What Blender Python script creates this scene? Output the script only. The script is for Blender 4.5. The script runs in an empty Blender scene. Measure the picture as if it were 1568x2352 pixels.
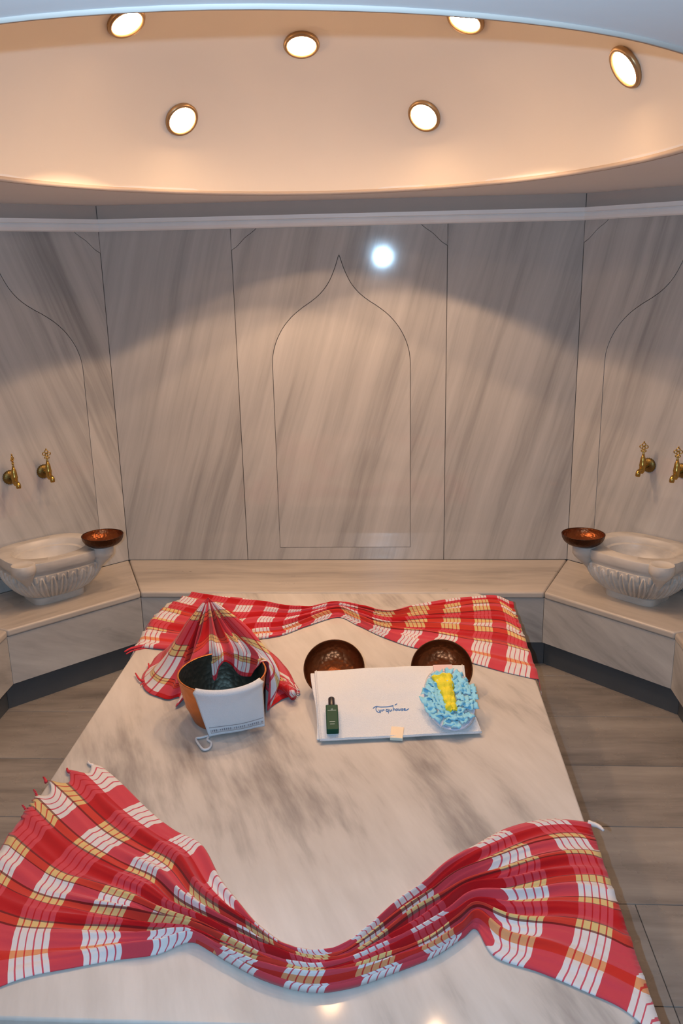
import bpy, bmesh, math, random
from mathutils import Vector, Matrix, noise
# ------------------------------------------------------------------ camera
sc = bpy.context.scene
V = Vector
CAM_O = V((0, 0, 1.9756)); FPX = 1998.75
FW = V((-0.0589, 0.9591, -0.2769)).normalized()
RT = V((0.9983, 0.0553, -0.0207)); RT = (RT - FW * RT.dot(FW)).normalized()
UP = RT.cross(FW)
cd = bpy.data.cameras.new('camera'); cam = bpy.data.objects.new('camera', cd)
sc.collection.objects.link(cam); sc.camera = cam
cd.sensor_fit = 'VERTICAL'; cd.sensor_height = 24; cd.lens = 24 * FPX / 2352; cd.clip_start = .02
cam.matrix_world = Matrix(((RT.x, UP.x, -FW.x, 0), (RT.y, UP.y, -FW.y, 0), (RT.z, UP.z, -FW.z, CAM_O.z), (0, 0, 0, 1)))
# ------------------------------------------------------------------ world, exposure
w = bpy.data.worlds.new('world'); sc.world = w; w.use_nodes = True
w.node_tree.nodes['Background'].inputs[0].default_value = (.35, .42, .55, 1)
w.node_tree.nodes['Background'].inputs[1].default_value = .10
sc.view_settings.view_transform = 'Standard'; sc.view_settings.look = 'None'
sc.view_settings.gamma = 1; sc.view_settings.use_curve_mapping = False
sc.view_settings.exposure = 0.0
# camera flash (real lamp beside the lens)
FLASH_W = 142; LAMP_W = 19.0; LAMP_COL = (1.0, .62, .36)
fl = bpy.data.lights.new('flash', 'SPOT'); fo = bpy.data.objects.new('flash', fl); sc.collection.objects.link(fo)
fl.energy = FLASH_W; fl.color = (.46, .74, 1.02); fl.shadow_soft_size = .005; fl.spot_size = math.radians(145); fl.spot_blend = .8
fo.location = CAM_O - RT * .09 + UP * .018 - FW * .05
fo.rotation_euler = (FW + RT * .10 + UP * .02).to_track_quat('-Z', 'Y').to_euler()

# ------------------------------------------------------------------ helpers
def ray(px, py): return FW + RT * ((px - 784) / FPX) - UP * ((py - 1176) / FPX)
def onz(px, py, z):
    d = ray(px, py); return CAM_O + d * ((z - CAM_O.z) / d.z)
def onpl(px, py, P, n):
    d = ray(px, py); return CAM_O + d * ((P - CAM_O).dot(n) / d.dot(n))
COL = sc.collection.objects
def tag(o, label=None, cat=None, group=None, kind=None):
    if label: o['label'] = label
    if cat: o['category'] = cat
    if group: o['group'] = group
    if kind: o['kind'] = kind
    return o
def empty(name, loc=(0, 0, 0), label=None, cat=None, group=None, rot=None, kind=None):
    o = bpy.data.objects.new(name, None); COL.link(o); o.empty_display_size = .05
    o.location = loc
    if rot is not None: o.rotation_euler = rot
    return tag(o, label, cat, group, kind)
def mesh(name, vs, fs, mat, parent=None, smooth=True, sharp=None):
    me = bpy.data.meshes.new(name); me.from_pydata([tuple(v) for v in vs], [], fs); me.update()
    return meobj(name, me, mat, parent, smooth, sharp)
def meobj(name, me, mat, parent=None, smooth=True, sharp=None):
    o = bpy.data.objects.new(name, me); COL.link(o)
    me.materials.clear()
    if mat: me.materials.append(mat)
    if smooth:
        me.polygons.foreach_set('use_smooth', [True] * len(me.polygons))
        if sharp: me.set_sharp_from_angle(angle=math.radians(sharp))
    if parent: o.parent = parent
    return o
def bevel(o, wd, seg=2):
    m = o.modifiers.new('bevel', 'BEVEL'); m.width = wd; m.segments = seg; m.limit_method = 'ANGLE'; m.angle_limit = math.radians(40)
    return o
def prism(poly, z0, z1):
    n = len(poly)
    a = sum(poly[i][0] * poly[(i + 1) % n][1] - poly[(i + 1) % n][0] * poly[i][1] for i in range(n))
    if a < 0: poly = poly[::-1]
    vs = [(p[0], p[1], z0) for p in poly] + [(p[0], p[1], z1) for p in poly]
    fs = [tuple(range(n))[::-1], tuple(range(n, 2 * n))] + [(i, (i + 1) % n, n + (i + 1) % n, n + i) for i in range(n)]
    return vs, fs
def box(x0, x1, y0, y1, z0, z1): return prism([(x0, y0), (x1, y0), (x1, y1), (x0, y1)], z0, z1)
def join(*parts):
    vs, fs = [], []
    for v, f in parts:
        k = len(vs); vs += list(v); fs += [tuple(i + k for i in q) for q in f]
    return vs, fs
def xf(part, M): return [M @ V(v) for v in part[0]], part[1]
def lathe(prof, n=48, rf=None):
    vs, fs = [], []
    for r, z in prof:
        for k in range(n):
            a = 2 * math.pi * k / n; rr = r * (rf(a, z) if rf else 1)
            vs.append((rr * math.cos(a), rr * math.sin(a), z))
    m = len(prof)
    for i in range(m - 1):
        for k in range(n):
            k2 = (k + 1) % n; fs.append((i * n + k, i * n + k2, (i + 1) * n + k2, (i + 1) * n + k))
    if prof[0][0] > 1e-5: fs.append(tuple(range(n))[::-1])
    if prof[-1][0] > 1e-5: fs.append(tuple((m - 1) * n + k for k in range(n)))
    return vs, fs
def tube(pts, r, n=8):
    pts = [V(p) for p in pts]; rs = r if hasattr(r, '__len__') else [r] * len(pts)
    vs, fs = [], []; m = len(pts); prev = None
    for i, p in enumerate(pts):
        t = (pts[min(i + 1, m - 1)] - pts[max(i - 1, 0)]).normalized()
        if prev is None: a = t.orthogonal().normalized()
        else:
            a = prev - t * prev.dot(t); a = a.normalized() if a.length > 1e-6 else t.orthogonal().normalized()
        prev = a; b = t.cross(a)
        for k in range(n):
            c = 2 * math.pi * k / n; vs.append(p + (a * math.cos(c) + b * math.sin(c)) * rs[i])
    for i in range(m - 1):
        for k in range(n):
            k2 = (k + 1) % n; fs.append((i * n + k, i * n + k2, (i + 1) * n + k2, (i + 1) * n + k))
    fs.append(tuple(range(n))[::-1]); fs.append(tuple((m - 1) * n + k for k in range(n)))
    return vs, fs
def torus(R, r, M=None, n=24, m=8):
    vs, fs = [], []
    for i in range(n):
        a = 2 * math.pi * i / n
        for k in range(m):
            b = 2 * math.pi * k / m; q = R + r * math.cos(b)
            p = V((q * math.cos(a), q * math.sin(a), r * math.sin(b))); vs.append(M @ p if M else p)
    for i in range(n):
        for k in range(m):
            fs.append((i * m + k, ((i + 1) % n) * m + k, ((i + 1) % n) * m + (k + 1) % m, i * m + (k + 1) % m))
    return vs, fs
def catmull(P, n):
    out = []; m = len(P)
    for i in range(m - 1):
        a, b, c, d = P[max(i - 1, 0)], P[i], P[i + 1], P[min(i + 2, m - 1)]
        for k in range(n):
            t = k / n
            out.append(.5 * ((2 * b) + (c - a) * t + (2 * a - 5 * b + 4 * c - d) * t * t + (3 * b - a - 3 * c + d) * t ** 3))
    out.append(P[-1].copy()); return out
def smooth01(a, b, x):
    t = min(1, max(0, (x - a) / (b - a))); return t * t * (3 - 2 * t)

# ------------------------------------------------------------------ materials
def newmat(name):
    m = bpy.data.materials.new(name); m.use_nodes = True
    nt = m.node_tree; return m, nt, nt.nodes['Principled BSDF']
def N(nt, typ, **kw):
    n = nt.nodes.new(typ)
    for k, v in kw.items():
        if hasattr(n, k): setattr(n, k, v)
    return n
def simple(name, col, rough=.5, metal=0, bump=0, bscale=200, spec=None, emis=None, var=0, vscale=8):
    m, nt, b = newmat(name)
    b.inputs['Base Color'].default_value = (*col, 1); b.inputs['Roughness'].default_value = rough; b.inputs['Metallic'].default_value = metal
    if spec is not None: b.inputs['Specular IOR Level'].default_value = spec
    if emis: b.inputs['Emission Color'].default_value = (*emis[0], 1); b.inputs['Emission Strength'].default_value = emis[1]
    tc = N(nt, 'ShaderNodeTexCoord')
    if var:
        ns = N(nt, 'ShaderNodeTexNoise'); ns.inputs['Scale'].default_value = vscale; ns.inputs['Detail'].default_value = 5
        nt.links.new(tc.outputs['Object'], ns.inputs['Vector'])
        mx = N(nt, 'ShaderNodeMix', data_type='RGBA'); mx.inputs[6].default_value = (*[c * (1 - var) for c in col], 1); mx.inputs[7].default_value = (*[min(1, c * (1 + var)) for c in col], 1)
        nt.links.new(ns.outputs['Fac'], mx.inputs[0]); nt.links.new(mx.outputs[2], b.inputs['Base Color'])
    if bump:
        ns = N(nt, 'ShaderNodeTexNoise'); ns.inputs['Scale'].default_value = bscale; ns.inputs['Detail'].default_value = 3
        bp = N(nt, 'ShaderNodeBump'); bp.inputs['Strength'].default_value = bump; bp.inputs['Distance'].default_value = .003
        nt.links.new(tc.outputs['Object'], ns.inputs['Vector']); nt.links.new(ns.outputs['Fac'], bp.inputs['Height']); nt.links.new(bp.outputs['Normal'], b.inputs['Normal'])
    return m
def marble(name, light, mid, dark, ang, axis='Y', scale=1.0, rough=.22, stretch=9.0, amount=1.0, spec=.5, smudge=0.0, wave=0.12):
    """streaked marble: noise stretched along a direction turned by ang (deg) about the axis"""
    m, nt, b = newmat(name); L = nt.links.new
    tc = N(nt, 'ShaderNodeTexCoord'); oi = N(nt, 'ShaderNodeObjectInfo')
    mul = N(nt, 'ShaderNodeVectorMath', operation='SCALE'); mul.inputs['Scale'].default_value = 13.0
    cmb = N(nt, 'ShaderNodeCombineXYZ')
    L(oi.outputs['Random'], cmb.inputs[0]); L(oi.outputs['Random'], cmb.inputs[1]); L(oi.outputs['Random'], cmb.inputs[2]); L(cmb.outputs[0], mul.inputs[0])
    add = N(nt, 'ShaderNodeVectorMath', operation='ADD'); L(tc.outputs['Object'], add.inputs[0]); L(mul.outputs[0], add.inputs[1])
    wn = N(nt, 'ShaderNodeTexNoise'); wn.inputs['Scale'].default_value = 1.3; wn.inputs['Detail'].default_value = 2; L(add.outputs[0], wn.inputs['Vector'])
    ws = N(nt, 'ShaderNodeVectorMath', operation='SCALE'); ws.inputs['Scale'].default_value = wave; L(wn.outputs['Color'], ws.inputs[0])
    ad2 = N(nt, 'ShaderNodeVectorMath', operation='ADD'); L(add.outputs[0], ad2.inputs[0]); L(ws.outputs[0], ad2.inputs[1])
    rot = N(nt, 'ShaderNodeVectorRotate', rotation_type=axis + '_AXIS'); rot.inputs['Angle'].default_value = math.radians(ang); L(ad2.outputs[0], rot.inputs['Vector'])
    mp = N(nt, 'ShaderNodeMapping', vector_type='POINT')
    s = [1, 1, 1]
    # streaks run along local Z for wall faces (axis Y) and along Y for level faces (axis Z); 'X' axis: along X
    long_ax = {'Y': 2, 'Z': 1, 'X': 0}[axis] if axis != 'X' else 0
    s = [scale * 5.0] * 3; s[long_ax] = scale * 5.0 / stretch
    mp.inputs['Scale'].default_value = s; L(rot.outputs[0], mp.inputs['Vector'])
    n1 = N(nt, 'ShaderNodeTexNoise'); n1.inputs['Scale'].default_value = 1.0; n1.inputs['Detail'].default_value = 5; n1.inputs['Roughness'].default_value = .6; L(mp.outputs[0], n1.inputs['Vector'])
    n2 = N(nt, 'ShaderNodeTexNoise'); n2.inputs['Scale'].default_value = 5.0; n2.inputs['Detail'].default_value = 4; n2.inputs['Roughness'].default_value = .65; L(mp.outputs[0], n2.inputs['Vector'])
    mx = N(nt, 'ShaderNodeMix', data_type='FLOAT'); mx.inputs[0].default_value = .32; L(n1.outputs['Fac'], mx.inputs[2]); L(n2.outputs['Fac'], mx.inputs[3])
    src = mx.outputs[0]
    if smudge:
        n3 = N(nt, 'ShaderNodeTexNoise'); n3.inputs['Scale'].default_value = 1.6; n3.inputs['Detail'].default_value = 3; L(ad2.outputs[0], n3.inputs['Vector'])
        m3 = N(nt, 'ShaderNodeMix', data_type='FLOAT'); m3.inputs[0].default_value = smudge; L(src, m3.inputs[2]); L(n3.outputs['Fac'], m3.inputs[3]); src = m3.outputs[0]
    cr = N(nt, 'ShaderNodeValToRGB'); e = cr.color_ramp.elements
    c0 = .5 - .17 / amount; c1 = .5 + .15 / amount
    e[0].position = max(0, c0); e[0].color = (*dark, 1); e[1].position = min(1, c1); e[1].color = (*light, 1)
    k = e.new(.48); k.color = (*mid, 1)
    L(src, cr.inputs['Fac']); L(cr.outputs['Color'], b.inputs['Base Color'])
    b.inputs['Roughness'].default_value = rough; b.inputs['Specular IOR Level'].default_value = spec
    rn = N(nt, 'ShaderNodeTexNoise'); rn.inputs['Scale'].default_value = 6; rn.inputs['Detail'].default_value = 6; L(tc.outputs['Object'], rn.inputs['Vector'])
    mr = N(nt, 'ShaderNodeMapRange'); mr.inputs['To Min'].default_value = rough * .7; mr.inputs['To Max'].default_value = rough * 1.4; L(rn.outputs['Fac'], mr.inputs['Value']); L(mr.outputs[0], b.inputs['Roughness'])
    return m
WL, WM, WD = (.58, .565, .55), (.45, .44, .43), (.235, .232, .23)
M_wall_R = marble('wall_marble_leaning_right', WL, WM, WD, -16, 'Y', 1.15, .055, 26, .72, wave=.05)
M_wall_L = marble('wall_marble_leaning_left', WL, WM, WD, 19, 'Y', 1.15, .055, 26, .72, wave=.05)
M_bench = marble('bench_marble', (.60, .545, .49), (.48, .435, .39), (.30, .27, .25), 0, 'X', .8, .3, 9)
M_front = marble('bench_front_marble', (.54, .53, .51), (.42, .41, .40), (.24, .235, .23), 62, 'Y', .9, .3, 6)
M_slab = marble('platform_marble', (.64, .61, .58), (.525, .495, .465), (.25, .23, .22), -23, 'Z', .80, .075, 6.5, 1.3, spec=.14, smudge=.34, wave=.08)
M_floor = marble('floor_marble', (.38, .35, .32), (.27, .245, .225), (.14, .128, .12), 4, 'X', .8, .26, 7)
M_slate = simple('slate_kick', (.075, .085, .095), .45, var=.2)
M_grout = simple('grout', (.12, .10, .085), .9)
M_trim = simple('cornice_marble', (.92, .91, .90), .4, var=.12, vscale=5)
M_plaster = simple('ceiling_plaster', (.84, .83, .84), .75, var=.04, vscale=2, bump=.1, bscale=30)
M_frieze = simple('frieze_plaster', (.52, .44, .39), .7, var=.06)
M_dome = simple('dome_plaster', (.87, .79, .70), .7, var=.06, vscale=1.6, bump=.12, bscale=25)
M_basin = marble('basin_marble', (.66, .63, .59), (.58, .55, .51), (.40, .38, .36), 10, 'X', .8, .38, 3)
M_brass = simple('aged_brass', (.48, .30, .08), .28, 1, bump=.15, bscale=90, var=.25, vscale=40)
M_brassd = simple('dark_brass', (.22, .15, .05), .42, 1, bump=.3, bscale=120)
M_ringm = simple('lamp_ring_metal', (.42, .27, .14), .35, .7)
M_lens = simple('lamp_lens', (1, .95, .85), .3, emis=((1, .61, .32), 108))

def copper(name, col, dark, rough, scale=70):
    m, nt, b = newmat(name); L = nt.links.new
    tc = N(nt, 'ShaderNodeTexCoord'); vo = N(nt, 'ShaderNodeTexVoronoi'); vo.inputs['Scale'].default_value = scale; L(tc.outputs['Object'], vo.inputs['Vector'])
    bp = N(nt, 'ShaderNodeBump'); bp.inputs['Strength'].default_value = .45; bp.inputs['Distance'].default_value = .004; L(vo.outputs['Distance'], bp.inputs['Height']); L(bp.outputs['Normal'], b.inputs['Normal'])
    ns = N(nt, 'ShaderNodeTexNoise'); ns.inputs['Scale'].default_value = 14; ns.inputs['Detail'].default_value = 6; L(tc.outputs['Object'], ns.inputs['Vector'])
    mx = N(nt, 'ShaderNodeMix', data_type='RGBA'); mx.inputs[6].default_value = (*dark, 1); mx.inputs[7].default_value = (*col, 1)
    L(ns.outputs['Fac'], mx.inputs[0]); L(mx.outputs[2], b.inputs['Base Color'])
    b.inputs['Metallic'].default_value = .75; b.inputs['Roughness'].default_value = rough
    return m
M_cop_out = copper('copper_dark_outside', (.10, .035, .012), (.05, .018, .008), .38)
M_cop_in = copper('copper_inside', (.36, .10, .028), (.10, .032, .012), .33)
M_cop_pail = copper('copper_pail_outside', (.78, .27, .08), (.42, .13, .04), .42, 40)
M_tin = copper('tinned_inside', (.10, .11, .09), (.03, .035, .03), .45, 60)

def ramp_const(nt, stops):
    cr = N(nt, 'ShaderNodeValToRGB'); cr.color_ramp.interpolation = 'CONSTANT'; e = cr.color_ramp.elements
    e[0].position = 0; e[0].color = (*stops[0][1], 1); e[1].position = stops[1][0]; e[1].color = (*stops[1][1], 1)
    for p, c in stops[2:]:
        k = e.new(p); k.color = (*c, 1)
    return cr
def plaid(name, vwidths, tint=1.0):
    m, nt, b = newmat(name); L = nt.links.new
    uv = N(nt, 'ShaderNodeUVMap'); sp = N(nt, 'ShaderNodeSeparateXYZ'); L(uv.outputs[0], sp.inputs[0])
    fr = N(nt, 'ShaderNodeMath', operation='FRACT'); L(sp.outputs[0], fr.inputs[0])
    Wt = (.80, .79, .80); R = (.65, .062, .09); ln = (.66, .10, .15)
    st = [(0, Wt)]
    for q in (.08, .20, .32, .44): st += [(q, ln), (q + .022, Wt)]
    st += [(.54, R)]
    ru = ramp_const(nt, st); L(fr.outputs[0], ru.inputs['Fac'])
    Y = (.78, .58, .24); K = (.26, .13, .10)
    vs = []; p = 0; tot = sum(wd for _, wd in vwidths)
    for t, wd in vwidths:
        wd /= tot
        if t == 'W': vs.append((p, Wt))
        elif t == 'R': vs.append((p, R))
        elif t == 'o': vs.append((p, (.80, .36, .16)))
        else: vs += [(p, K), (p + .10 * wd, Y), (p + .45 * wd, K), (p + .53 * wd, Y), (p + .90 * wd, K)] if len(vwidths) < 12 else [(p, K), (p + .14 * wd, Y), (p + .86 * wd, K)]
        p += wd
    rv = ramp_const(nt, vs); L(sp.outputs[1], rv.inputs['Fac'])
    mx = N(nt, 'ShaderNodeMix', data_type='RGBA', blend_type='MULTIPLY'); mx.inputs[0].default_value = 1
    L(ru.outputs[0], mx.inputs[6]); L(rv.outputs[0], mx.inputs[7])
    L(mx.outputs[2], b.inputs['Base Color'])
    b.inputs['Roughness'].default_value = .85; b.inputs['Specular IOR Level'].default_value = .2
    try: b.inputs['Sheen Weight'].default_value = .15
    except Exception: pass
    ns = N(nt, 'ShaderNodeTexNoise'); ns.inputs['Scale'].default_value = 350; tc = N(nt, 'ShaderNodeTexCoord'); L(tc.outputs['Object'], ns.inputs['Vector'])
    bp = N(nt, 'ShaderNodeBump'); bp.inputs['Strength'].default_value = .15; bp.inputs['Distance'].default_value = .002; L(ns.outputs['Fac'], bp.inputs['Height']); L(bp.outputs['Normal'], b.inputs['Normal'])
    return m
VB = [('W', 7), ('R', 7), ('Y', 4), ('W', 8), ('Y', 4), ('R', 12), ('Y', 4), ('W', 8), ('Y', 4), ('R', 8), ('Y', 4), ('W', 9), ('o', 3), ('W', 8)]
M_plaid = plaid('plaid_cotton', VB)
M_plaid_c = plaid('plaid_cotton_cone', [('R', 7), ('W', 8), ('Y', 8), ('R', 20), ('Y', 10), ('W', 20), ('Y', 7), ('W', 12), ('R', 8)])
M_thread_r = simple('red_thread', (.55, .03, .05), .8)
M_thread_w = simple('white_thread', (.75, .70, .68), .8)
M_towel = simple('white_terry', (.72, .74, .77), .95, bump=.9, bscale=260, spec=.1)
M_linen = simple('white_linen', (.66, .69, .74), .9, bump=.5, bscale=400, spec=.1)
M_grey = simple('grey_weave', (.30, .30, .33), .9)
M_embro = simple('blue_embroidery', (.10, .24, .52), .7)
M_blue = simple('blue_tulle', (.28, .66, .86), .8, bump=.3, bscale=220, var=.1, vscale=40)
M_yellow = simple('yellow_tulle', (.80, .70, .03), .7, bump=.6, bscale=200, var=.15, vscale=40)
M_pink = simple('pale_pink_band', (.72, .52, .50), .9)
M_green = simple('green_plastic', (.002, .055, .03), .5, spec=.2)
M_black = simple('black_cap', (.012, .011, .018), .3)
M_print = simple('pale_print', (.42, .50, .45), .6)
M_soap = simple('cream_paper', (.86, .70, .50), .7)
M_soapside = simple('pale_paper_edge', (.72, .78, .70), .7)

# ------------------------------------------------------------------ room constants
XL, XR, YB = -1.4646, .9357, 4.5
S2 = math.sqrt(.5); DIAG = 1.079
XLL, XRR, YS = XL - DIAG * S2, XR + DIAG * S2, YB - DIAG * S2
YF, ZT, ZC = .72, 2.1415, 2.265
DC = V((-.264, 2.61, ZC)); DA, DB, DH = 1.12, 1.483, .75

# ------------------------------------------------------------------ setting: floor
outl = [(XL, YB), (XR, YB), (XRR, YS), (XRR, YF), (XLL, YF), (XLL, YS)]
v, f = prism([(XLL - .15, -.9), (XRR + .15, -.9), (XRR + .15, YB + .15), (XLL - .15, YB + .15)], -.08, -.012)
floor = tag(mesh('floor', v, f, M_grout, smooth=False), kind='structure')
ys = [-.8, -.41, -.015, .38, .775, 1.165, 1.56, 1.955, 2.35, 2.745, 3.14, 3.535, 3.93, 4.5]
for r in range(len(ys) - 1):
    xs = [XLL - .1, -.95, .30, XRR + .1] if r % 2 else [XLL - .1, -1.0, -.1, XRR + .1]
    if ys[r] < 2.3 and ys[r] > 1.1: xs = [XLL - .1, -1.0, .1, .76, XRR + .1]
    for a, b_ in zip(xs[:-1], xs[1:]):
        v, f = box(a + .0012, b_ - .0012, ys[r] + .0012, ys[r + 1] - .0012, -.012, 0)
        bevel(mesh('tile', v, f, M_floor, floor, smooth=False), .0012, 1)

# ------------------------------------------------------------------ walls with marble panels
def wall_frame(origin, xdir):
    x = V(xdir).normalized(); z = V((0, 0, 1)); y = z.cross(x)
    return Matrix(((x.x, y.x, 0, origin[0]), (x.y, y.y, 0, origin[1]), (0, 0, 1, 0), (0, 0, 0, 1)))
dg = None
def plate(name, loops, y0, y1, mat, parent):
    """flat plate in wall axes (x along, z up) with holes, y from y0 (room side) to y1"""
    cu = bpy.data.curves.new(name, 'CURVE'); cu.dimensions = '2D'; cu.fill_mode = 'BOTH'; cu.extrude = (y1 - y0) / 2
    for lp in loops:
        s = cu.splines.new('POLY'); s.points.add(len(lp) - 1); s.use_cyclic_u = True
        for i, p in enumerate(lp): s.points[i].co = (p[0], p[1], 0, 1)
    to = bpy.data.objects.new('tmp', cu); COL.link(to)
    me = bpy.data.meshes.new_from_object(to.evaluated_get(bpy.context.evaluated_depsgraph_get()))
    bpy.data.objects.remove(to); bpy.data.curves.remove(cu)
    ym = (y0 + y1) / 2
    for vv in me.vertices: x, y, z = vv.co; vv.co = (x, ym - z, y)
    me.name = name
    return meobj(name, me, mat, parent, smooth=False)
def ogee(xc, hw, zb, zs, zt, off=0.0):
    """pointed ogee arch outline, half width hw, springing zs, apex zt"""
    prof = [(1.0, 0), (.985, .10), (.93, .22), (.83, .34), (.70, .44), (.55, .52), (.40, .585), (.27, .655), (.16, .745), (.075, .86), (.02, .965), (0, 1.0)]
    P = [V((a, b, 0)) for a, b in prof]; P = catmull(P, 4)
    R = [(xc + max(0, p.x) * hw, zs + p.y * (zt - zs)) for p in P]
    pts = [(xc - hw, zb), (xc + hw, zb)] + R + [(2 * xc - a, b) for a, b in R[::-1][1:]]
    if off:
        cz = (zb + zs) / 2
        q = []
        n = len(pts)
        for i in range(n):
            a, b, c = V((*pts[i - 1], 0)), V((*pts[i], 0)), V((*pts[(i + 1) % n], 0))
            t1 = (b - a).normalized(); t2 = (c - b).normalized()
            nn = V((-t1.y - t2.y, t1.x + t2.x, 0)); nn = nn.normalized() if nn.length > 1e-6 else V((0, 0, 0))
            q.append((b.x + nn.x * off, b.y + nn.y * off))
        return q
    return pts
def spandrel(x0, side, z1, wd=.14, h=.115):
    """concave-cut corner piece at the top of a niche panel: x0 corner, side +1 spreads to +x"""
    arc = []
    for k in range(9):
        t = k / 8 * math.pi / 2
        arc.append((x0 + side * wd * (1 - math.sin(t) * .0) * (math.cos(t)) * 1.0, z1 - h * math.sin(t)))
    # bow the cut inwards
    arc = [(a + (x0 - a) * .30 * math.sin(k / 8 * math.pi), b + (z1 - b) * .30 * math.sin(k / 8 * math.pi)) for k, (a, b) in enumerate(arc)]
    return arc
GAP = .0016
def rect(a, b, c, d): return [(a, c), (b, c), (b, d), (a, d)]
def niche_panels(wall, x0, x1, xc, hw, mat, zb=.406, zsp=1.47, za=2.012, spL=True, spR=True):
    z1 = ZT + .012
    outer = [(x0 + GAP, zb), (x1 - GAP, zb)]
    if spR:
        a = spandrel(x1 - GAP, -1, z1); outer += a[::-1]
        plate('corner_panel', [[(x1 - GAP, z1)] + [(p[0] + GAP, p[1] + GAP) for p in a]], -.0005, .02, mat, wall)
    else: outer += [(x1 - GAP, z1)]
    if spL:
        a = spandrel(x0 + GAP, 1, z1); outer += a
        plate('corner_panel', [[(x0 + GAP, z1)] + [(p[0] - GAP, p[1] + GAP) for p in a]], -.0005, .02, mat, wall)
    else: outer += [(x0 + GAP, z1)]
    plate('panel', [outer, ogee(xc, hw, .475, zsp, za)], 0, .02, mat, wall)
    plate('arch_panel', [ogee(xc, hw, .475, zsp, za, .0032)], .0, .02, mat, wall)
def wall(name, origin, xdir, length):
    M = wall_frame(origin, xdir)
    v, f = box(-.02, length + .02, .014, .14, 0, ZC + .02)
    o = mesh(name, v, f, M_grout, smooth=False); o.matrix_world = M
    return tag(o, kind='structure')
def cornice(parent, length, e0, e1):
    """moulded strip; e0,e1 mitre slopes"""
    prof = [(0, ZT), (-.012, ZT), (-.020, ZT + .006), (-.026, ZT + .018), (-.024, ZT + .030), (-.018, ZT + .036), (-.030, ZT + .040), (-.032, ZT + .058), (0, ZT + .058), (.01, ZT + .058), (.01, ZT)]
    vs = [(0 - y * e0, y, z) for y, z in prof] + [(length + y * e1, y, z) for y, z in prof]; n = len(prof)
    fs = [(i, n + i, n + (i + 1) % n, (i + 1) % n) for i in range(n)] + [tuple(range(n)), tuple(range(n, 2 * n))[::-1]]
    mesh('cornice', vs, fs, M_trim, parent, smooth=False)
    v, f = box(.001, length - .001, 0.002, .02, ZT + .058, ZC); mesh('frieze', v, f, M_frieze, parent, smooth=False)
T22 = math.tan(math.radians(22.5))
wb = wall('wall_back', (XL, YB), (1, 0, 0), XR - XL); LB = XR - XL
j1, j2 = -.7982 - XL, .2747 - XL
plate('panel', [rect(GAP, j1 - GAP, .406, ZT + .012)], 0, .02, M_wall_R, wb)
plate('panel', [rect(j2 + GAP, LB - GAP, .406, ZT + .012)], 0, .02, M_wall_R, wb)
niche_panels(wb, j1, j2, -.262 - XL, .356, M_wall_R)
cornice(wb, LB, T22, T22)
wl = wall('wall_back_left', (XLL, YS), (1, 1, 0), DIAG)
niche_panels(wl, 0, DIAG, DIAG / 2, .385, M_wall_L); cornice(wl, DIAG, T22, T22)
wr = wall('wall_back_right', (XR, YB), (1, -1, 0), DIAG)
niche_panels(wr, 0, DIAG, DIAG / 2, .387, M_wall_R); cornice(wr, DIAG, T22, T22)
ls = YS - YF
w1 = wall('wall_left', (XLL, YF), (0, 1, 0), ls)
w2 = wall('wall_right', (XRR, YS), (0, -1, 0), ls)
for ww, mt in ((w1, M_wall_L), (w2, M_wall_R)):
    for k in range(3):
        a, b_ = ls * k / 3, ls * (k + 1) / 3
        if k == 1: niche_panels(ww, a, b_, (a + b_) / 2, .36, mt)
        else: plate('panel', [rect(a + GAP, b_ - GAP, .406, ZT + .012)], 0, .02, mt, ww)
    cornice(ww, ls, T22, T22)
# front wall with the doorway the picture is taken from
w3 = wall_frame((XRR, YF), (-1, 0, 0)); LF = XRR - XLL
v, f = join(box(-.05, LF / 2 - .92, .0, .16, 0, ZC + .02), box(LF / 2 + .42, LF + .05, .0, .16, 0, ZC + .02), box(LF / 2 - .92, LF / 2 + .42, .0, .16, 2.25, ZC + .02))
o = mesh('wall_front', v, f, M_wall_R, smooth=False); o.matrix_world = w3; tag(o, kind='structure')

# ------------------------------------------------------------------ ceiling and dome
NE = 128
ell = [(DC.x + DA * math.cos(2 * math.pi * k / NE), DC.y + DB * math.sin(2 * math.pi * k / NE)) for k in range(NE)]
cu_out = [(XLL - .1, YF - .1), (XRR + .1, YF - .1), (XRR + .1, YB + .1), (XLL - .1, YB + .1)]
ceil = plate('ceiling', [cu_out, ell], 0, .02, M_plaster, None)
for vv in ceil.data.vertices: x, y, z = vv.co; vv.co = (x, z, ZC + y)   # lay it flat
ceil.data.flip_normals(); tag(ceil, kind='structure')
vs, fs = [], []
ND = 26
for i in range(ND + 1):
    t = i / ND * math.pi / 2
    for k in range(NE):
        a = 2 * math.pi * k / NE
        p = V((DA * math.cos(t) * math.cos(a), DB * math.cos(t) * math.sin(a), DH * math.sin(t)))
        if i == ND: p = V((0, 0, DH))
        p *= 1 + .006 * noise.noise(p * 2.2)
        vs.append(DC + p)
for i in range(ND):
    for k in range(NE):
        k2 = (k + 1) % NE; fs.append((i * NE + k, (i + 1) * NE + k, (i + 1) * NE + k2, i * NE + k2))
dome = mesh('ceiling_dome', vs, fs, M_dome); tag(dome, kind='structure')
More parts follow.
